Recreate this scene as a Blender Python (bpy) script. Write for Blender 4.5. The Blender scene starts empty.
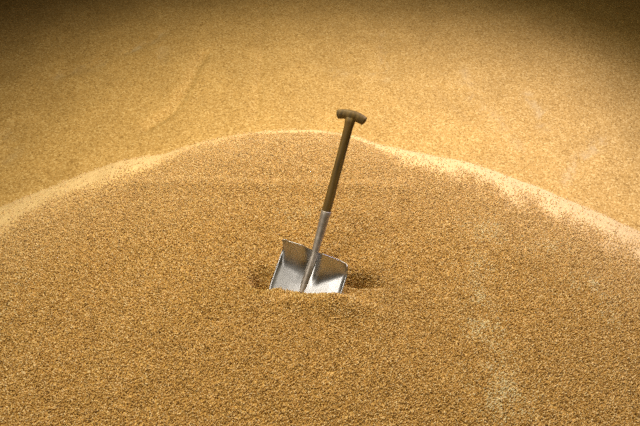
import bpy, bmesh, math, random
import numpy as np
from mathutils import Vector, Matrix

random.seed(4)
rng = np.random.default_rng(7)
sc = bpy.context.scene
col = sc.collection
PI = math.pi

# ------------------------------------------------------------------ camera
W, H, F = 640.0, 426.0, 533.0                 # focal length in pixels (30 mm on a 36 mm sensor)
PITCH = math.radians(24)
CAM = np.array((0.0, -2.04, 1.26))
RIGHT = np.array((1.0, 0.0, 0.0))
UP = np.array((0.0, math.sin(PITCH), math.cos(PITCH)))
FWD = np.array((0.0, math.cos(PITCH), -math.sin(PITCH)))
cd = bpy.data.cameras.new('camera')
cd.sensor_width = 36.0
cd.lens = F * 36.0 / W
cd.clip_end = 60
cam = bpy.data.objects.new('camera', cd)
col.objects.link(cam)
cam.location = CAM
cam.rotation_euler = (PI / 2 - PITCH, 0, 0)
sc.camera = cam


def ray(px, py):
    return RIGHT * ((px - W / 2) / F) + UP * ((H / 2 - py) / F) + FWD


def at_y(px, py, y):
    d = ray(px, py)
    return CAM + d * ((y - CAM[1]) / d[1])


def project(P):
    v = P - CAM
    z = v @ FWD
    return W / 2 + F * (v @ RIGHT) / z, H / 2 - F * (v @ UP) / z


# ------------------------------------------------------------------ small helpers
def link(name, me, mat, parent=None, smooth=True):
    o = bpy.data.objects.new(name, me)
    col.objects.link(o)
    if mat is not None:
        me.materials.append(mat)
    if smooth:
        for p in me.polygons:
            p.use_smooth = True
    if parent is not None:
        o.parent = parent
    return o


def tag(o, label, cat, kind=None):
    o['label'] = label
    o['category'] = cat
    if kind:
        o['kind'] = kind


class Noise:
    """smooth 2-D value noise for heights"""
    def __init__(s, seed):
        s.t = np.random.default_rng(seed).random((257, 257))

    def __call__(s, x, y, scale):
        x = np.asarray(x) * scale + 91.3
        y = np.asarray(y) * scale + 57.7
        xi, yi = np.floor(x).astype(int), np.floor(y).astype(int)
        fx, fy = x - xi, y - yi
        fx, fy = fx * fx * (3 - 2 * fx), fy * fy * (3 - 2 * fy)
        a, b = s.t[xi % 256, yi % 256], s.t[(xi + 1) % 256, yi % 256]
        c, d = s.t[xi % 256, (yi + 1) % 256], s.t[(xi + 1) % 256, (yi + 1) % 256]
        return (a * (1 - fx) + b * fx) * (1 - fy) + (c * (1 - fx) + d * fx) * fy - 0.5


nz = Noise(3)
nz2 = Noise(11)


def grid_mesh(name, X, Y, Z, attrs=None):
    ny, nx = X.shape
    me = bpy.data.meshes.new(name)
    V = np.stack([X, Y, Z], -1).reshape(-1, 3)
    i = np.arange(ny * nx).reshape(ny, nx)
    Fq = np.stack([i[:-1, :-1], i[:-1, 1:], i[1:, 1:], i[1:, :-1]], -1).reshape(-1, 4)
    me.from_pydata(V.tolist(), [], Fq.tolist())
    me.update()
    for k, A in (attrs or {}).items():
        at = me.attributes.new(k, 'FLOAT', 'POINT')
        at.data.foreach_set('value', np.ascontiguousarray(A.reshape(-1), dtype=np.float32))
    return me


def seg_dist(px, py, pts):
    """distance from points to a polyline"""
    best = np.full(px.shape, 1e9)
    for (ax, ay), (bx, by) in zip(pts[:-1], pts[1:]):
        dx, dy = bx - ax, by - ay
        t = np.clip(((px - ax) * dx + (py - ay) * dy) / (dx * dx + dy * dy), 0, 1)
        best = np.minimum(best, np.hypot(px - ax - t * dx, py - ay - t * dy))
    return best


# ------------------------------------------------------------------ materials
def new_mat(name):
    m = bpy.data.materials.new(name)
    m.use_nodes = True
    nt = m.node_tree
    nt.nodes.clear()
    out = nt.nodes.new('ShaderNodeOutputMaterial')
    b = nt.nodes.new('ShaderNodeBsdfPrincipled')
    nt.links.new(b.outputs[0], out.inputs[0])
    return m, nt, b


def node(nt, typ, **kw):
    n = nt.nodes.new(typ)
    for k, v in kw.items():
        setattr(n, k, v)
    return n


def ramp(nt, stops):
    r = nt.nodes.new('ShaderNodeValToRGB')
    e = r.color_ramp.elements
    while len(e) < len(stops):
        e.new(0.5)
    for el, (p, c) in zip(e, stops):
        el.position = p
        el.color = (*c, 1)
    return r


def mix(nt, fac, a, b, mode='MIX'):
    m = nt.nodes.new('ShaderNodeMix')
    m.data_type = 'RGBA'
    m.blend_type = mode
    for sock, v in ((m.inputs[0], fac), (m.inputs[6], a), (m.inputs[7], b)):
        if isinstance(v, (int, float)):
            sock.default_value = v
        elif isinstance(v, tuple):
            sock.default_value = (*v, 1)
        else:
            nt.links.new(v, sock)
    return m.outputs[2]


GRAIN = [(0.0, (0.17, 0.082, 0.014)), (0.20, (0.47, 0.275, 0.066)),
         (0.75, (0.64, 0.41, 0.125)), (1.0, (0.85, 0.66, 0.32))]
FARGRAIN = [(0.0, (0.34, 0.192, 0.044)), (0.3, (0.53, 0.318, 0.082)),
            (0.7, (0.60, 0.372, 0.105)), (1.0, (0.78, 0.54, 0.19))]
HUSK = (0.70, 0.60, 0.33)
CREST_LIGHT = (0.77, 0.575, 0.29)  # pale tint that paints the crest's brightness into the grain colour
CHAFF = (0.66, 0.53, 0.28)

# kernels: every kernel its own tint
m_kernel, nt, b = new_mat('wheat_kernel')
oi = node(nt, 'ShaderNodeObjectInfo')
r = ramp(nt, GRAIN)
nt.links.new(oi.outputs['Random'], r.inputs[0])
ch = node(nt, 'ShaderNodeAttribute', attribute_name='chaff', attribute_type='INSTANCER')
m1 = node(nt, 'ShaderNodeMath', operation='MULTIPLY')     # husks: some kernels pale, the others as they are
nt.links.new(oi.outputs['Random'], m1.inputs[0])
m1.inputs[1].default_value = 37.7
m2 = node(nt, 'ShaderNodeMath', operation='FRACT')
nt.links.new(m1.outputs[0], m2.inputs[0])
m3 = node(nt, 'ShaderNodeMath', operation='LESS_THAN')
nt.links.new(m2.outputs[0], m3.inputs[0])
nt.links.new(ch.outputs['Fac'], m3.inputs[1])
c = mix(nt, m3.outputs[0], r.outputs[0], HUSK)
cl = node(nt, 'ShaderNodeAttribute', attribute_name='crest_light', attribute_type='INSTANCER')
c = mix(nt, cl.outputs['Fac'], c, CREST_LIGHT)
nt.links.new(c, b.inputs['Base Color'])
b.inputs['Roughness'].default_value = 0.55
b.inputs['Specular IOR Level'].default_value = 0.3

# packed grain surface (below the loose kernels, and the far slope)


def grain_surface(name, cell, bump, clump, tints):
    m, nt, b = new_mat(name)
    tc = node(nt, 'ShaderNodeTexCoord')
    v = node(nt, 'ShaderNodeTexVoronoi')
    v.inputs['Scale'].default_value = 1.0 / cell
    nt.links.new(tc.outputs['Object'], v.inputs['Vector'])
    r = ramp(nt, tints)
    sx = node(nt, 'ShaderNodeSeparateColor')
    nt.links.new(v.outputs['Color'], sx.inputs[0])
    nt.links.new(sx.outputs[0], r.inputs[0])
    n = node(nt, 'ShaderNodeTexNoise')
    n.inputs['Scale'].default_value = clump
    n.inputs['Detail'].default_value = 5
    nt.links.new(tc.outputs['Object'], n.inputs['Vector'])
    rr = ramp(nt, [(0.3, (0.90, 0.89, 0.88)), (0.7, (1.06, 1.06, 1.07))])
    nt.links.new(n.outputs[0], rr.inputs[0])
    c = mix(nt, 1.0, r.outputs[0], rr.outputs[0], 'MULTIPLY')
    at = node(nt, 'ShaderNodeAttribute', attribute_name='chaff')
    c = mix(nt, at.outputs['Fac'], c, CHAFF)
    at2 = node(nt, 'ShaderNodeAttribute', attribute_name='crest_light')
    c = mix(nt, at2.outputs['Fac'], c, CREST_LIGHT)
    nt.links.new(c, b.inputs['Base Color'])
    b.inputs['Roughness'].default_value = 0.75
    b.inputs['Specular IOR Level'].default_value = 0.15
    bp = node(nt, 'ShaderNodeBump', invert=True)
    bp.inputs['Strength'].default_value = 1.0
    bp.inputs['Distance'].default_value = bump
    nt.links.new(v.outputs['Distance'], bp.inputs['Height'])
    nt.links.new(bp.outputs[0], b.inputs['Normal'])
    return m


m_packed = grain_surface('packed_wheat', 0.008, 0.003, 6.0, FARGRAIN)
m_far = grain_surface('far_wheat', 0.010, 0.003, 3.0, FARGRAIN)

# ------------------------------------------------------------------ front heap
SIL = [(-420, 345), (-220, 285), (-100, 243), (0, 205), (40, 188), (80, 173), (120, 160), (160, 152.5), (170, 149.5),
       (185, 144), (215, 137.5), (250, 132), (285, 130.5), (320, 130.5), (352, 133.5), (367, 137.5), (390, 145),
       (415, 150), (445, 156), (470, 161.5), (500, 171), (542, 186), (578, 201), (614, 217), (640, 228),
       (740, 275), (860, 330), (1060, 420)]
sp = np.array(SIL, float)
kpx = np.linspace(-420, 1060, 75)
kpy = np.interp(kpx, sp[:, 0], sp[:, 1])
ker = np.array([1, 2, 1.0]) / 4
kyc = 1.16 - 0.55 * ((kpx - 310) / 330.0) ** 2 / (1 + 0.35 * ((kpx - 310) / 330.0) ** 2)
K0 = np.array([at_y(a, c_, y) for a, c_, y in zip(kpx, kpy, kyc)])
kz = K0[:, 2].copy()

xs = np.concatenate([np.arange(-3.6, -0.5, 0.02), np.arange(-0.5, 0.6, 0.008), np.arange(0.6, 3.6001, 0.02)])
ys = np.concatenate([np.arange(-1.9, -0.3, 0.02), np.arange(-0.3, 0.3, 0.008), np.arange(0.3, 2.6001, 0.02)])
X, Y = np.meshgrid(xs, ys)


def heap_height(kz):
    yc = np.interp(X, K0[:, 0], K0[:, 1])
    zc = np.interp(X, K0[:, 0], kz)
    d = Y - yc
    front = 0.418 * (np.sqrt(d * d + 0.26 ** 2) - 0.26)
    back = 0.56 * (np.sqrt(d * d + 0.10 ** 2) - 0.10)
    Z = zc - np.where(d < 0, front, back)
    return Z, d


for _ in range(6):                                   # the crest line as seen along the heap's top
    Z, d = heap_height(kz)
    m = (Y > 0.0)
    P = np.stack([X[m], Y[m], Z[m]], -1)
    u, v = project(P)
    for k in range(len(kpx)):
        s = np.abs(u - kpx[k]) < 8
        if s.sum() > 3:
            kz[k] += 0.8 * (v[s].min() - kpy[k]) * 3.2 / F

# gentle unevenness of poured grain
Z, d = heap_height(kz)
Z = Z + 0.030 * nz(X, Y, 1.3) * np.clip(-d / 0.5, 0, 1) + 0.010 * nz(X, Y, 4.0) + 0.006 * nz2(X, Y, 11.0) + 0.005 * nz2(X, Y, 27.0)


def surf(px, py):
    """point of the front heap seen at a pixel"""
    r_ = ray(px, py)
    t = np.linspace(1.2, 5.0, 1500)
    Q = CAM[None] + t[:, None] * r_[None]
    ix = np.clip(np.searchsorted(xs, Q[:, 0]), 0, len(xs) - 1)
    iy = np.clip(np.searchsorted(ys, Q[:, 1]), 0, len(ys) - 1)
    hit = np.nonzero(Q[:, 2] < Z[iy, ix])[0]
    return Q[hit[0]] if len(hit) else Q[-1]


B = surf(302, 290)                                   # where the blade enters the grain
# the hollow the blade was pushed into: a short trench with a lip in front
hl, hr = surf(263, 277), surf(362, 287)


def dent(c, ax, ay, depth, p=1.3):
    return -depth * np.exp(-(((X - c[0]) / ax) ** 2 + ((Y - c[1]) / ay) ** 2) ** p)


Z = Z + dent(hl, 0.062, 0.050, 0.10, 2.0)
Z = Z + dent(hr + np.array((-0.01, 0.030, 0)), 0.105, 0.030, 0.07)
Z = Z + dent(B + np.array((0, 0.02, 0)), 0.15, 0.045, 0.02)
Z = Z + 0.037 * np.exp(-(((X - B[0] - 0.16) / 0.10) ** 2 + ((Y - B[1] + 0.09) / 0.06) ** 2))
Z = Z + 0.022 * np.exp(-(((X - B[0] - 0.05) / 0.28) ** 2 + ((Y - B[1] + 0.075) / 0.04) ** 2))

# faint older crest running straight across below the top
oc = [tuple(surf(px, py)[:2]) for px, py in ((135, 185), (180, 184), (230, 186), (290, 187), (350, 188), (405, 189))]
od = seg_dist(X, Y, oc)
Z = Z + 0.014 * np.exp(-(od / 0.045) ** 2)

chaff = np.zeros_like(Z)
for (px, py, sx_, sy_, a) in [(486, 230, .10, .07, .5), (482, 270, .06, .08, .45), (478, 300, .06, .12, .55), (486, 335, .08, .12, .6), (496, 365, .07, .08, .55),
                              (505, 395, .10, .09, .65), (515, 420, .07, .06, .5), (590, 285, .10, .05, .4),
                              (606, 312, .05, .05, .4), (300, 215, .12, .05, .2), (15, 300, .06, .2, .12),
                              (545, 245, .12, .04, .3)]:
    p = surf(px, py)
    chaff = np.maximum(chaff, a * np.exp(-((X - p[0]) / sx_) ** 2 - ((Y - p[1]) / sy_) ** 2))
chaff = 0.8 * chaff * np.clip(0.65 + 1.5 * nz2(X, Y, 20.0) + 0.9 * nz(X, Y, 48.0), 0, 1.3)

U, Vv = project(np.stack([X, Y, Z], -1).reshape(-1, 3))
U = U.reshape(X.shape)
Vv = Vv.reshape(X.shape)
# worn band just below the crest, slid smooth; its brightness is a painted tint
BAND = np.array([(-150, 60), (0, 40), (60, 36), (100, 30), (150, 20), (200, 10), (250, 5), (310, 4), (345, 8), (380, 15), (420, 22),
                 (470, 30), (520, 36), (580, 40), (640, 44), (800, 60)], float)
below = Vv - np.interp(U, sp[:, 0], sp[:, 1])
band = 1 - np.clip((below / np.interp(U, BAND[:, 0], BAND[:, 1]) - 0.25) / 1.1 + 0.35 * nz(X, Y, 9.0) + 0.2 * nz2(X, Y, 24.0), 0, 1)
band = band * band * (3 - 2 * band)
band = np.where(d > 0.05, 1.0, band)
dens = ((U > -330) & (U < 970) & (Vv < 640) & (d < 0.35)).astype(float) * (1 - 0.97 * band)

me = grid_mesh('grain_heap', X, Y, Z, {'chaff': chaff, 'dens': dens, 'crest_light': np.maximum(0.55 * band, 0.30 * np.clip(1 - below / 95, 0, 1))})  # painted brightness: pale tint on the band, fading down the front
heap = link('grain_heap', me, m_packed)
tag(heap, 'rounded golden wheat heap in the foreground with the shovel stuck in it', 'grain heap', 'stuff')
me.materials.append(m_kernel)

# loose kernels lying all over the heap
ng = bpy.data.node_groups.new('loose_kernels', 'GeometryNodeTree')
ng.interface.new_socket('Geometry', in_out='INPUT', socket_type='NodeSocketGeometry')
ng.interface.new_socket('Geometry', in_out='OUTPUT', socket_type='NodeSocketGeometry')
N, L = ng.nodes, ng.links
gi, go = N.new('NodeGroupInput'), N.new('NodeGroupOutput')
dp = N.new('GeometryNodeDistributePointsOnFaces')
dp.distribute_method = 'RANDOM'
L.new(gi.outputs[0], dp.inputs['Mesh'])
na = N.new('GeometryNodeInputNamedAttribute')
na.data_type = 'FLOAT'
na.inputs['Name'].default_value = 'dens'
mul = N.new('ShaderNodeMath')
mul.operation = 'MULTIPLY'
mul.inputs[1].default_value = 42000.0
L.new(na.outputs['Attribute'], mul.inputs[0])
L.new(mul.outputs[0], dp.inputs['Density'])
sph = N.new('GeometryNodeMeshUVSphere')
sph.inputs['Segments'].default_value = 7
sph.inputs['Rings'].default_value = 5
sph.inputs['Radius'].default_value = 1.0
tr = N.new('GeometryNodeTransform')
tr.inputs['Rotation'].default_value = (0, PI / 2, 0)
tr.inputs['Scale'].default_value = (0.0054, 0.0026, 0.0023)
L.new(sph.outputs['Mesh'], tr.inputs['Geometry'])
ss = N.new('GeometryNodeSetShadeSmooth')
L.new(tr.outputs[0], ss.inputs[0])
sm = N.new('GeometryNodeSetMaterial')
sm.inputs['Material'].default_value = m_kernel
L.new(ss.outputs[0], sm.inputs['Geometry'])
rv = N.new('FunctionNodeRandomValue')
rv.data_type = 'FLOAT_VECTOR'
rv.inputs['Min'].default_value = (-0.35, -0.5, -PI)
rv.inputs['Max'].default_value = (0.35, 0.5, PI)
rot = N.new('FunctionNodeRotateRotation')
rot.rotation_space = 'LOCAL'
L.new(dp.outputs['Rotation'], rot.inputs[0])
L.new(rv.outputs[0], rot.inputs[1])
rs = N.new('FunctionNodeRandomValue')
rs.data_type = 'FLOAT'
rs.inputs['Min'].default_value = 0.75
rs.inputs['Max'].default_value = 1.25
rs.inputs['Seed'].default_value = 5
ip = N.new('GeometryNodeInstanceOnPoints')
L.new(dp.outputs['Points'], ip.inputs['Points'])
L.new(sm.outputs[0], ip.inputs['Instance'])
L.new(rot.outputs[0], ip.inputs['Rotation'])
L.new(next(o for o in rs.outputs if o.enabled), ip.inputs['Scale'])
# some lie a little higher than others
tv = N.new('FunctionNodeRandomValue')
tv.data_type = 'FLOAT_VECTOR'
tv.inputs['Min'].default_value = (0, 0, -0.0005)
tv.inputs['Max'].default_value = (0, 0, 0.0065)
tv.inputs['Seed'].default_value = 9
ti = N.new('GeometryNodeTranslateInstances')
ti.inputs['Local Space'].default_value = False
L.new(ip.outputs[0], ti.inputs['Instances'])
L.new(tv.outputs[0], ti.inputs['Translation'])
jg = N.new('GeometryNodeJoinGeometry')
L.new(gi.outputs[0], jg.inputs[0])
L.new(ti.outputs[0], jg.inputs[0])
L.new(jg.outputs[0], go.inputs[0])
md = heap.modifiers.new('loose_kernels', 'NODES')
md.node_group = ng

# ------------------------------------------------------------------ far slope
xs2 = np.arange(-8.0, 8.0001, 0.028)
ys2 = np.concatenate([np.arange(-1.8, 1.6, 0.06), np.arange(1.6, 8.4, 0.026)])
X2, Y2 = np.meshgrid(xs2, ys2)
SL = 0.51


def far_h(X2, Y2):
    y0 = 2.62 - 0.018 * (X2 - 0.6) ** 2
    e = Y2 - y0
    Zs = SL * e
    Zs = -1.1 + 0.5 * ((Zs + 1.1) + np.sqrt((Zs + 1.1) ** 2 + 0.03))      # runs out level on the store floor
    top = 1.75
    return np.where(Zs < top - 0.3, Zs, top - 0.3 + 0.3 * np.tanh((Zs - top + 0.3) / 0.3))


Z2 = far_h(X2, Y2)
Zb = Z2.copy()
Z2 = Z2 + 0.10 * nz2(X2, Y2 * 0.5, 0.7) + 0.018 * nz(X2, Y2 * 0.35, 2.6) + 0.006 * nz2(X2, Y2, 7.0) + 0.003 * nz(X2, Y2, 19.0)


def far_pt(px, py):
    r_ = ray(px, py)
    t = np.linspace(3.0, 11.0, 3000)
    Q = CAM[None] + t[:, None] * r_[None]
    hit = np.nonzero(Q[:, 2] < far_h(Q[:, 0], Q[:, 1]))[0]
    q = Q[hit[0]] if len(hit) else Q[-1]
    return (q[0], q[1])


chaff2 = np.zeros_like(Z2)
# rills where grain has slid, with pale husks along some of them
for pts, depth, wid, husk in [
        ([(207, 58), (190, 85), (172, 108), (148, 128)], 0.034, 0.050, 0.0),
        ([(264, 10), (263, 40), (262, 62), (256, 118)], 0.017, 0.030, 0.0),
        ([(165, 34), (150, 45), (128, 56)], 0.012, 0.05, 0.55),
        ([(168, 50), (166, 62)], 0.010, 0.06, 0.3),
        ([(462, 75), (470, 100), (497, 125), (520, 150)], -0.014, 0.06, 0.30),
        ([(440, 85), (450, 105), (466, 120)], 0.018, 0.04, 0.0),
        ([(528, 97), (537, 112), (541, 126)], 0.014, 0.05, 0.5),
        ([(606, 140), (590, 150), (575, 165), (568, 178)], 0.014, 0.06, 0.45),
        ([(380, 35), (384, 60), (388, 80)], 0.012, 0.05, 0.25),
        ([(330, 75), (360, 77), (385, 75)], -0.010, 0.05, 0.2),
        ([(60, 80), (85, 70), (105, 66)], 0.012, 0.06, 0.35),
        ([(5, 135), (12, 160)], 0.012, 0.08, 0.3)]:
    wp = [far_pt(*p) for p in pts]
    dd = seg_dist(X2 + 0.10 * nz(X2, Y2, 3.0), Y2 + 0.10 * nz2(X2, Y2, 3.0), wp)
    g = np.exp(-(dd / wid) ** 2)
    Z2 = Z2 - depth * g
    chaff2 = np.maximum(chaff2, 0.6 * husk * g * np.clip(0.35 + 1.6 * nz(X2, Y2, 14.0) + 2.2 * nz2(X2, Y2, 33.0), 0, 1.3))
me2 = grid_mesh('grain_slope', X2, Y2, Z2, {'chaff': chaff2})
slope = link('grain_slope', me2, m_far)
tag(slope, 'tall bank of wheat rising behind the foreground heap, marked with faint slide lines', 'grain bank', 'stuff')

# ------------------------------------------------------------------ shovel
m_steel, nt, b = new_mat('worn_steel')
tc = node(nt, 'ShaderNodeTexCoord')
n = node(nt, 'ShaderNodeTexNoise')
n.inputs['Scale'].default_value = 22
n.inputs['Detail'].default_value = 6
nt.links.new(tc.outputs['Object'], n.inputs['Vector'])
r = ramp(nt, [(0.3, (0.38, 0.37, 0.355)), (0.7, (0.50, 0.49, 0.475))])
nt.links.new(n.outputs[0], r.inputs[0])
nt.links.new(r.outputs[0], b.inputs['Base Color'])
b.inputs['Metallic'].default_value = 1.0
rr = ramp(nt, [(0.3, (0.36,) * 3), (0.7, (0.48,) * 3)])
nt.links.new(n.outputs[0], rr.inputs[0])
nt.links.new(rr.outputs[0], b.inputs['Roughness'])

m_socket, nt, b = new_mat('dull_socket_steel')
tc = node(nt, 'ShaderNodeTexCoord')
n = node(nt, 'ShaderNodeTexNoise')
n.inputs['Scale'].default_value = 40
n.inputs['Detail'].default_value = 5
nt.links.new(tc.outputs['Object'], n.inputs['Vector'])
r = ramp(nt, [(0.3, (0.36, 0.31, 0.26)), (0.7, (0.52, 0.47, 0.41))])
nt.links.new(n.outputs[0], r.inputs[0])
nt.links.new(r.outputs[0], b.inputs['Base Color'])
b.inputs['Metallic'].default_value = 0.75
b.inputs['Roughness'].default_value = 0.55

m_wood, nt, b = new_mat('dark_ash_wood')
tc = node(nt, 'ShaderNodeTexCoord')
mp = node(nt, 'ShaderNodeMapping')
mp.inputs['Scale'].default_value = (90, 90, 6)
nt.links.new(tc.outputs['Object'], mp.inputs['Vector'])
n = node(nt, 'ShaderNodeTexNoise')
n.inputs['Scale'].default_value = 1.0
n.inputs['Detail'].default_value = 6
nt.links.new(mp.outputs[0], n.inputs['Vector'])
r = ramp(nt, [(0.3, (0.070, 0.041, 0.007)), (0.7, (0.20, 0.122, 0.030))])
nt.links.new(n.outputs[0], r.inputs[0])
nt.links.new(r.outputs[0], b.inputs['Base Color'])
b.inputs['Roughness'].default_value = 0.6
b.inputs['Specular IOR Level'].default_value = 0.3
bp = node(nt, 'ShaderNodeBump')
bp.inputs['Strength'].default_value = 0.3
bp.inputs['Distance'].default_value = 0.001
nt.links.new(n.outputs[0], bp.inputs['Height'])
nt.links.new(bp.outputs[0], b.inputs['Normal'])

# local frame: z along the handle upwards, x across the blade, -y out of the blade's face
E = math.radians(-12)
TI, TC = math.radians(14.7), math.radians(18.0)
ax_z = math.cos(E) * (math.sin(TI) * RIGHT + math.cos(TI) * UP) + math.sin(E) * FWD
ax_x = math.cos(TC) * RIGHT - math.sin(TC) * UP
ax_x = ax_x - ax_z * (ax_x @ ax_z)
ax_x /= np.linalg.norm(ax_x)
YAW = math.radians(-14)
ax_x = ax_x * math.cos(YAW) + np.cross(ax_z, ax_x) * math.sin(YAW)
ax_y = np.cross(ax_z, ax_x)
shovel = bpy.data.objects.new('shovel', None)
shovel.empty_display_size = 0.1
col.objects.link(shovel)
M = Matrix.Identity(4)
for i, a in enumerate((ax_x, ax_y, ax_z)):
    for k in range(3):
        M[k][i] = a[k]
for k in range(3):
    M[k][3] = B[k]
shovel.matrix_world = M
tag(shovel, 'steel grain shovel with a dark wooden T-handle stuck upright in the foreground wheat heap', 'shovel')

BT = 0.172            # blade's top edge above the entry point
BL = 0.33             # blade length
HW = 0.158            # half width
LIFT = math.tan(math.radians(19))   # the blade is cranked forward from the handle
SY = BT * LIFT


def sstep(a, b_, x):
    t = min(1, max(0, (x - a) / (b_ - a)))
    return t * t * (3 - 2 * t)


def blade_pt(u, t):
    """u -1..1 across, t metres down from the top edge"""
    au = abs(u)
    w = sstep(0.06, 0.42, au) if u < 0 else sstep(0.03, 0.25, au)
    ext = 0.128 - 0.02 * au - 0.055 * sstep(0.82, 1.0, au) if u < 0 else 0.165 - 0.110 * au      # shoulders shaped unequally to stand in for the ridge's shadow
    k = max(0.0, 1 - t / ext)
    fwd = w * (0.62 * max(ext, 0.085) * k ** 1.6)                       # the shoulders fold forward
    rim = (0.006 if u < 0 else 0.012) * sstep(0.88, 1.0, au) * (1 - 0.8 * sstep(0.05, 0.24, t))   # sides turn up
    dish = 0.012 * au ** 2
    hw = HW * (1.0 + 0.02 * sstep(0, 0.2, t) - 0.05 * sstep(0.16, 0.33, t))
    x = u * hw + 0.016
    drop = 0.010 * max(0, (au - 0.93) / 0.07) ** 2 * max(0, 1 - t / 0.03)     # rounded corner
    up = (0.032 * w - 0.006 * au if u < 0 else 0.030 * w - 0.022 * au) * max(0.0, 1 - t / 0.16)
    z = BT - t - drop + up
    return (x, -(fwd + rim + dish) + (BT - t) * LIFT, z)


NU, NT = 57, 61
bm = bmesh.new()
us = np.linspace(-1, 1, NU)
ts = (np.linspace(0, 1, NT) ** 1.25) * BL
rows = [[bm.verts.new(blade_pt(u, t)) for u in us] for t in ts]
for a, c_ in zip(rows[:-1], rows[1:]):
    for i in range(NU - 1):
        bm.faces.new((a[i], c_[i], c_[i + 1], a[i + 1]))
me = bpy.data.meshes.new('blade')
bm.normal_update()
bm.to_mesh(me)
bm.free()
blade = link('blade', me, m_steel, shovel)
so = blade.modifiers.new('sheet', 'SOLIDIFY')
so.thickness = 0.003
so.offset = -1.0


def lathe(name, prof, mat, parent, seg=28, cy=0.0, sx=1.0, sy=1.0, caps=True):
    """prof: list of (z, radius, y offset)"""
    bm = bmesh.new()
    rings = []
    for z, r_, yo in prof:
        rings.append([bm.verts.new((sx * r_ * math.cos(2 * PI * k / seg), cy + yo + sy * r_ * math.sin(2 * PI * k / seg), z)) for k in range(seg)])
    for a, c_ in zip(rings[:-1], rings[1:]):
        for k in range(seg):
            bm.faces.new((a[k], a[(k + 1) % seg], c_[(k + 1) % seg], c_[k]))
    if caps:
        bm.faces.new(rings[0][::-1])
        bm.faces.new(rings[-1])
    bmesh.ops.recalc_face_normals(bm, faces=bm.faces)
    me = bpy.data.meshes.new(name)
    bm.to_mesh(me)
    bm.free()
    return link(name, me, mat, parent)


# socket: a tube above the blade that flattens out into the ridge down its face
ST = 0.362
prof = []
for i in range(26):
    f = i / 25
    z = -0.02 + f * (ST + 0.02)
    if z < BT:
        g = max(0.0, (z + 0.02) / (BT + 0.02))
        rad = 0.0195 - 0.0035 * g
        yo = 0.0195 - 0.0270 * g ** 0.8 + z * LIFT
    else:
        g = (z - BT) / (ST - BT)
        rad = 0.0160 + 0.0068 * g
        yo = -0.008 + 0.008 * sstep(0, 0.6, g) + SY
    prof.append((z, rad, yo))
prof += [(ST + 0.0015, 0.0222, SY), (ST + 0.002, 0.0208, SY)]
socket = lathe('socket', prof, m_socket, shovel)
GT = 0.790            # grip centre
prof = []
for i in range(22):
    f = i / 21
    z = ST - 0.03 + f * (GT - 0.008 - ST + 0.03)
    rad = 0.0204 - 0.0012 * sstep(0.0, 0.6, f) + 0.004 * sstep(0.90, 1.0, f)
    prof.append((z, rad, SY + 0.003 * math.sin(PI * f)))
shaft = lathe('handle_shaft', prof, m_wood, shovel)

# T grip: a bowed bar, swept along a shallow arch, with rounded ends and a boss over the shaft
bm = bmesh.new()
GLEN = 0.128
seg, nr = 24, 41
rings = []
for i in range(nr):
    f = -1 + 2 * i / (nr - 1)
    x = f * GLEN / 2
    z = GT + 0.004 - 0.013 * f * f
    e = 1 - 0.16 * f * f
    endr = math.sqrt(max(0.0, 1 - max(0.0, (abs(f) - 0.94) / 0.06) ** 2 * 0.75))
    boss = math.exp(-(f / 0.22) ** 2)
    rz = (0.0210 * e) * endr
    ry = (0.0195 * e + 0.003 * boss) * endr
    tilt = -2 * 0.013 * f / (GLEN / 2)
    ring = []
    for k in range(seg):
        a = 2 * PI * k / seg
        lz = rz * math.sin(a)
        if lz < 0:
            lz *= 1 + 0.45 * boss
        ring.append(bm.verts.new((x - lz * tilt, SY + ry * math.cos(a), z + lz)))
    rings.append(ring)
for a, c_ in zip(rings[:-1], rings[1:]):
    for k in range(seg):
        bm.faces.new((a[k], a[(k + 1) % seg], c_[(k + 1) % seg], c_[k]))
bm.faces.new(rings[0][::-1])
bm.faces.new(rings[-1])
bmesh.ops.recalc_face_normals(bm, faces=bm.faces)
me = bpy.data.meshes.new('grip')
bm.to_mesh(me)
bm.free()
link('grip', me, m_wood, shovel)

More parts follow.
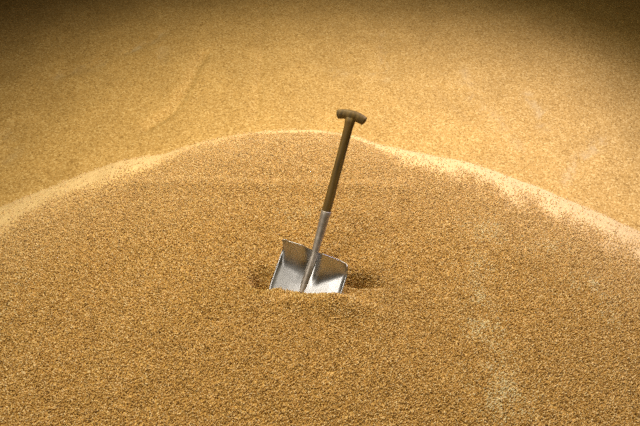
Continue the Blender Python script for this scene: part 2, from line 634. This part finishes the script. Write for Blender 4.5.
for nm, q in (('entry', (0, 0, 0)), ('bladetop', (0, -.01, BT)), ('TL', blade_pt(-1, 0)), ('TR', blade_pt(1, 0)),
              ('sockettop', (0, SY, ST)), ('grip', (0, SY, GT)), ('gl', (-.07, 0, GT - .009)), ('gr', (.07, 0, GT - .009))):
    w = np.array(M @ Vector(q))
    print('PROJ', nm, [round(float(t), 1) for t in project(w)])

# ------------------------------------------------------------------ light: store lamps overhead, and two added fills
def area(name, loc, target, size, power, color):
    l = bpy.data.lights.new(name, 'AREA')
    l.shape = 'DISK'
    l.size = size
    l.energy = power
    l.color = color
    o = bpy.data.objects.new(name, l)
    col.objects.link(o)
    o.location = loc
    o.rotation_euler = (Vector(target) - Vector(loc)).to_track_quat('-Z', 'Y').to_euler()
    return o


def spot(name, loc, target, angle, blend, radius, power, color):
    l = bpy.data.lights.new(name, 'SPOT')
    l.spot_size = math.radians(angle)
    l.spot_blend = blend
    l.shadow_soft_size = radius
    l.energy = power
    l.color = color
    o = bpy.data.objects.new(name, l)
    col.objects.link(o)
    o.location = loc
    o.rotation_euler = (Vector(target) - Vector(loc)).to_track_quat('-Z', 'Y').to_euler()
    return o


spot('store_lamp', (2.6, 1.3, 3.4), (0.95, 1.65, 0), 101, 1.0, 0.40, 650, (1.0, 0.935, 1.25))
spot('added_slope_fill', (-0.7, 0.9, 3.9), (-0.25, 1.3, 0.3), 114, 1.0, 0.40, 560, (1.0, 0.90, 0.66))  # added lamp, lifts the far slope and the upper front
area('store_lamp.002', (-0.2, -1.0, 4.0), (-0.1, 0.4, 0), 0.9, 22, (1.0, 0.86, 0.55)).data.spread = math.radians(115)
area('added_blade_fill', (-3.4, -3.3, 3.2), (0.0, 0.3, 0), 1.7, 22, (1.0, 0.94, 0.86)).data.spread = math.radians(75)  # added lamp behind the camera, placed for the blade's highlight

w = bpy.data.worlds.new('World')
sc.world = w
w.use_nodes = True
bg = w.node_tree.nodes['Background']
bg.inputs[0].default_value = (1.0, 0.82, 0.42, 1)
bg.inputs[1].default_value = 0.035

sc.view_settings.view_transform = 'Standard'
sc.view_settings.look = 'None'
sc.view_settings.gamma = 1
sc.view_settings.use_curve_mapping = False
sc.view_settings.exposure = 0.0
sc.cycles.use_denoising = False
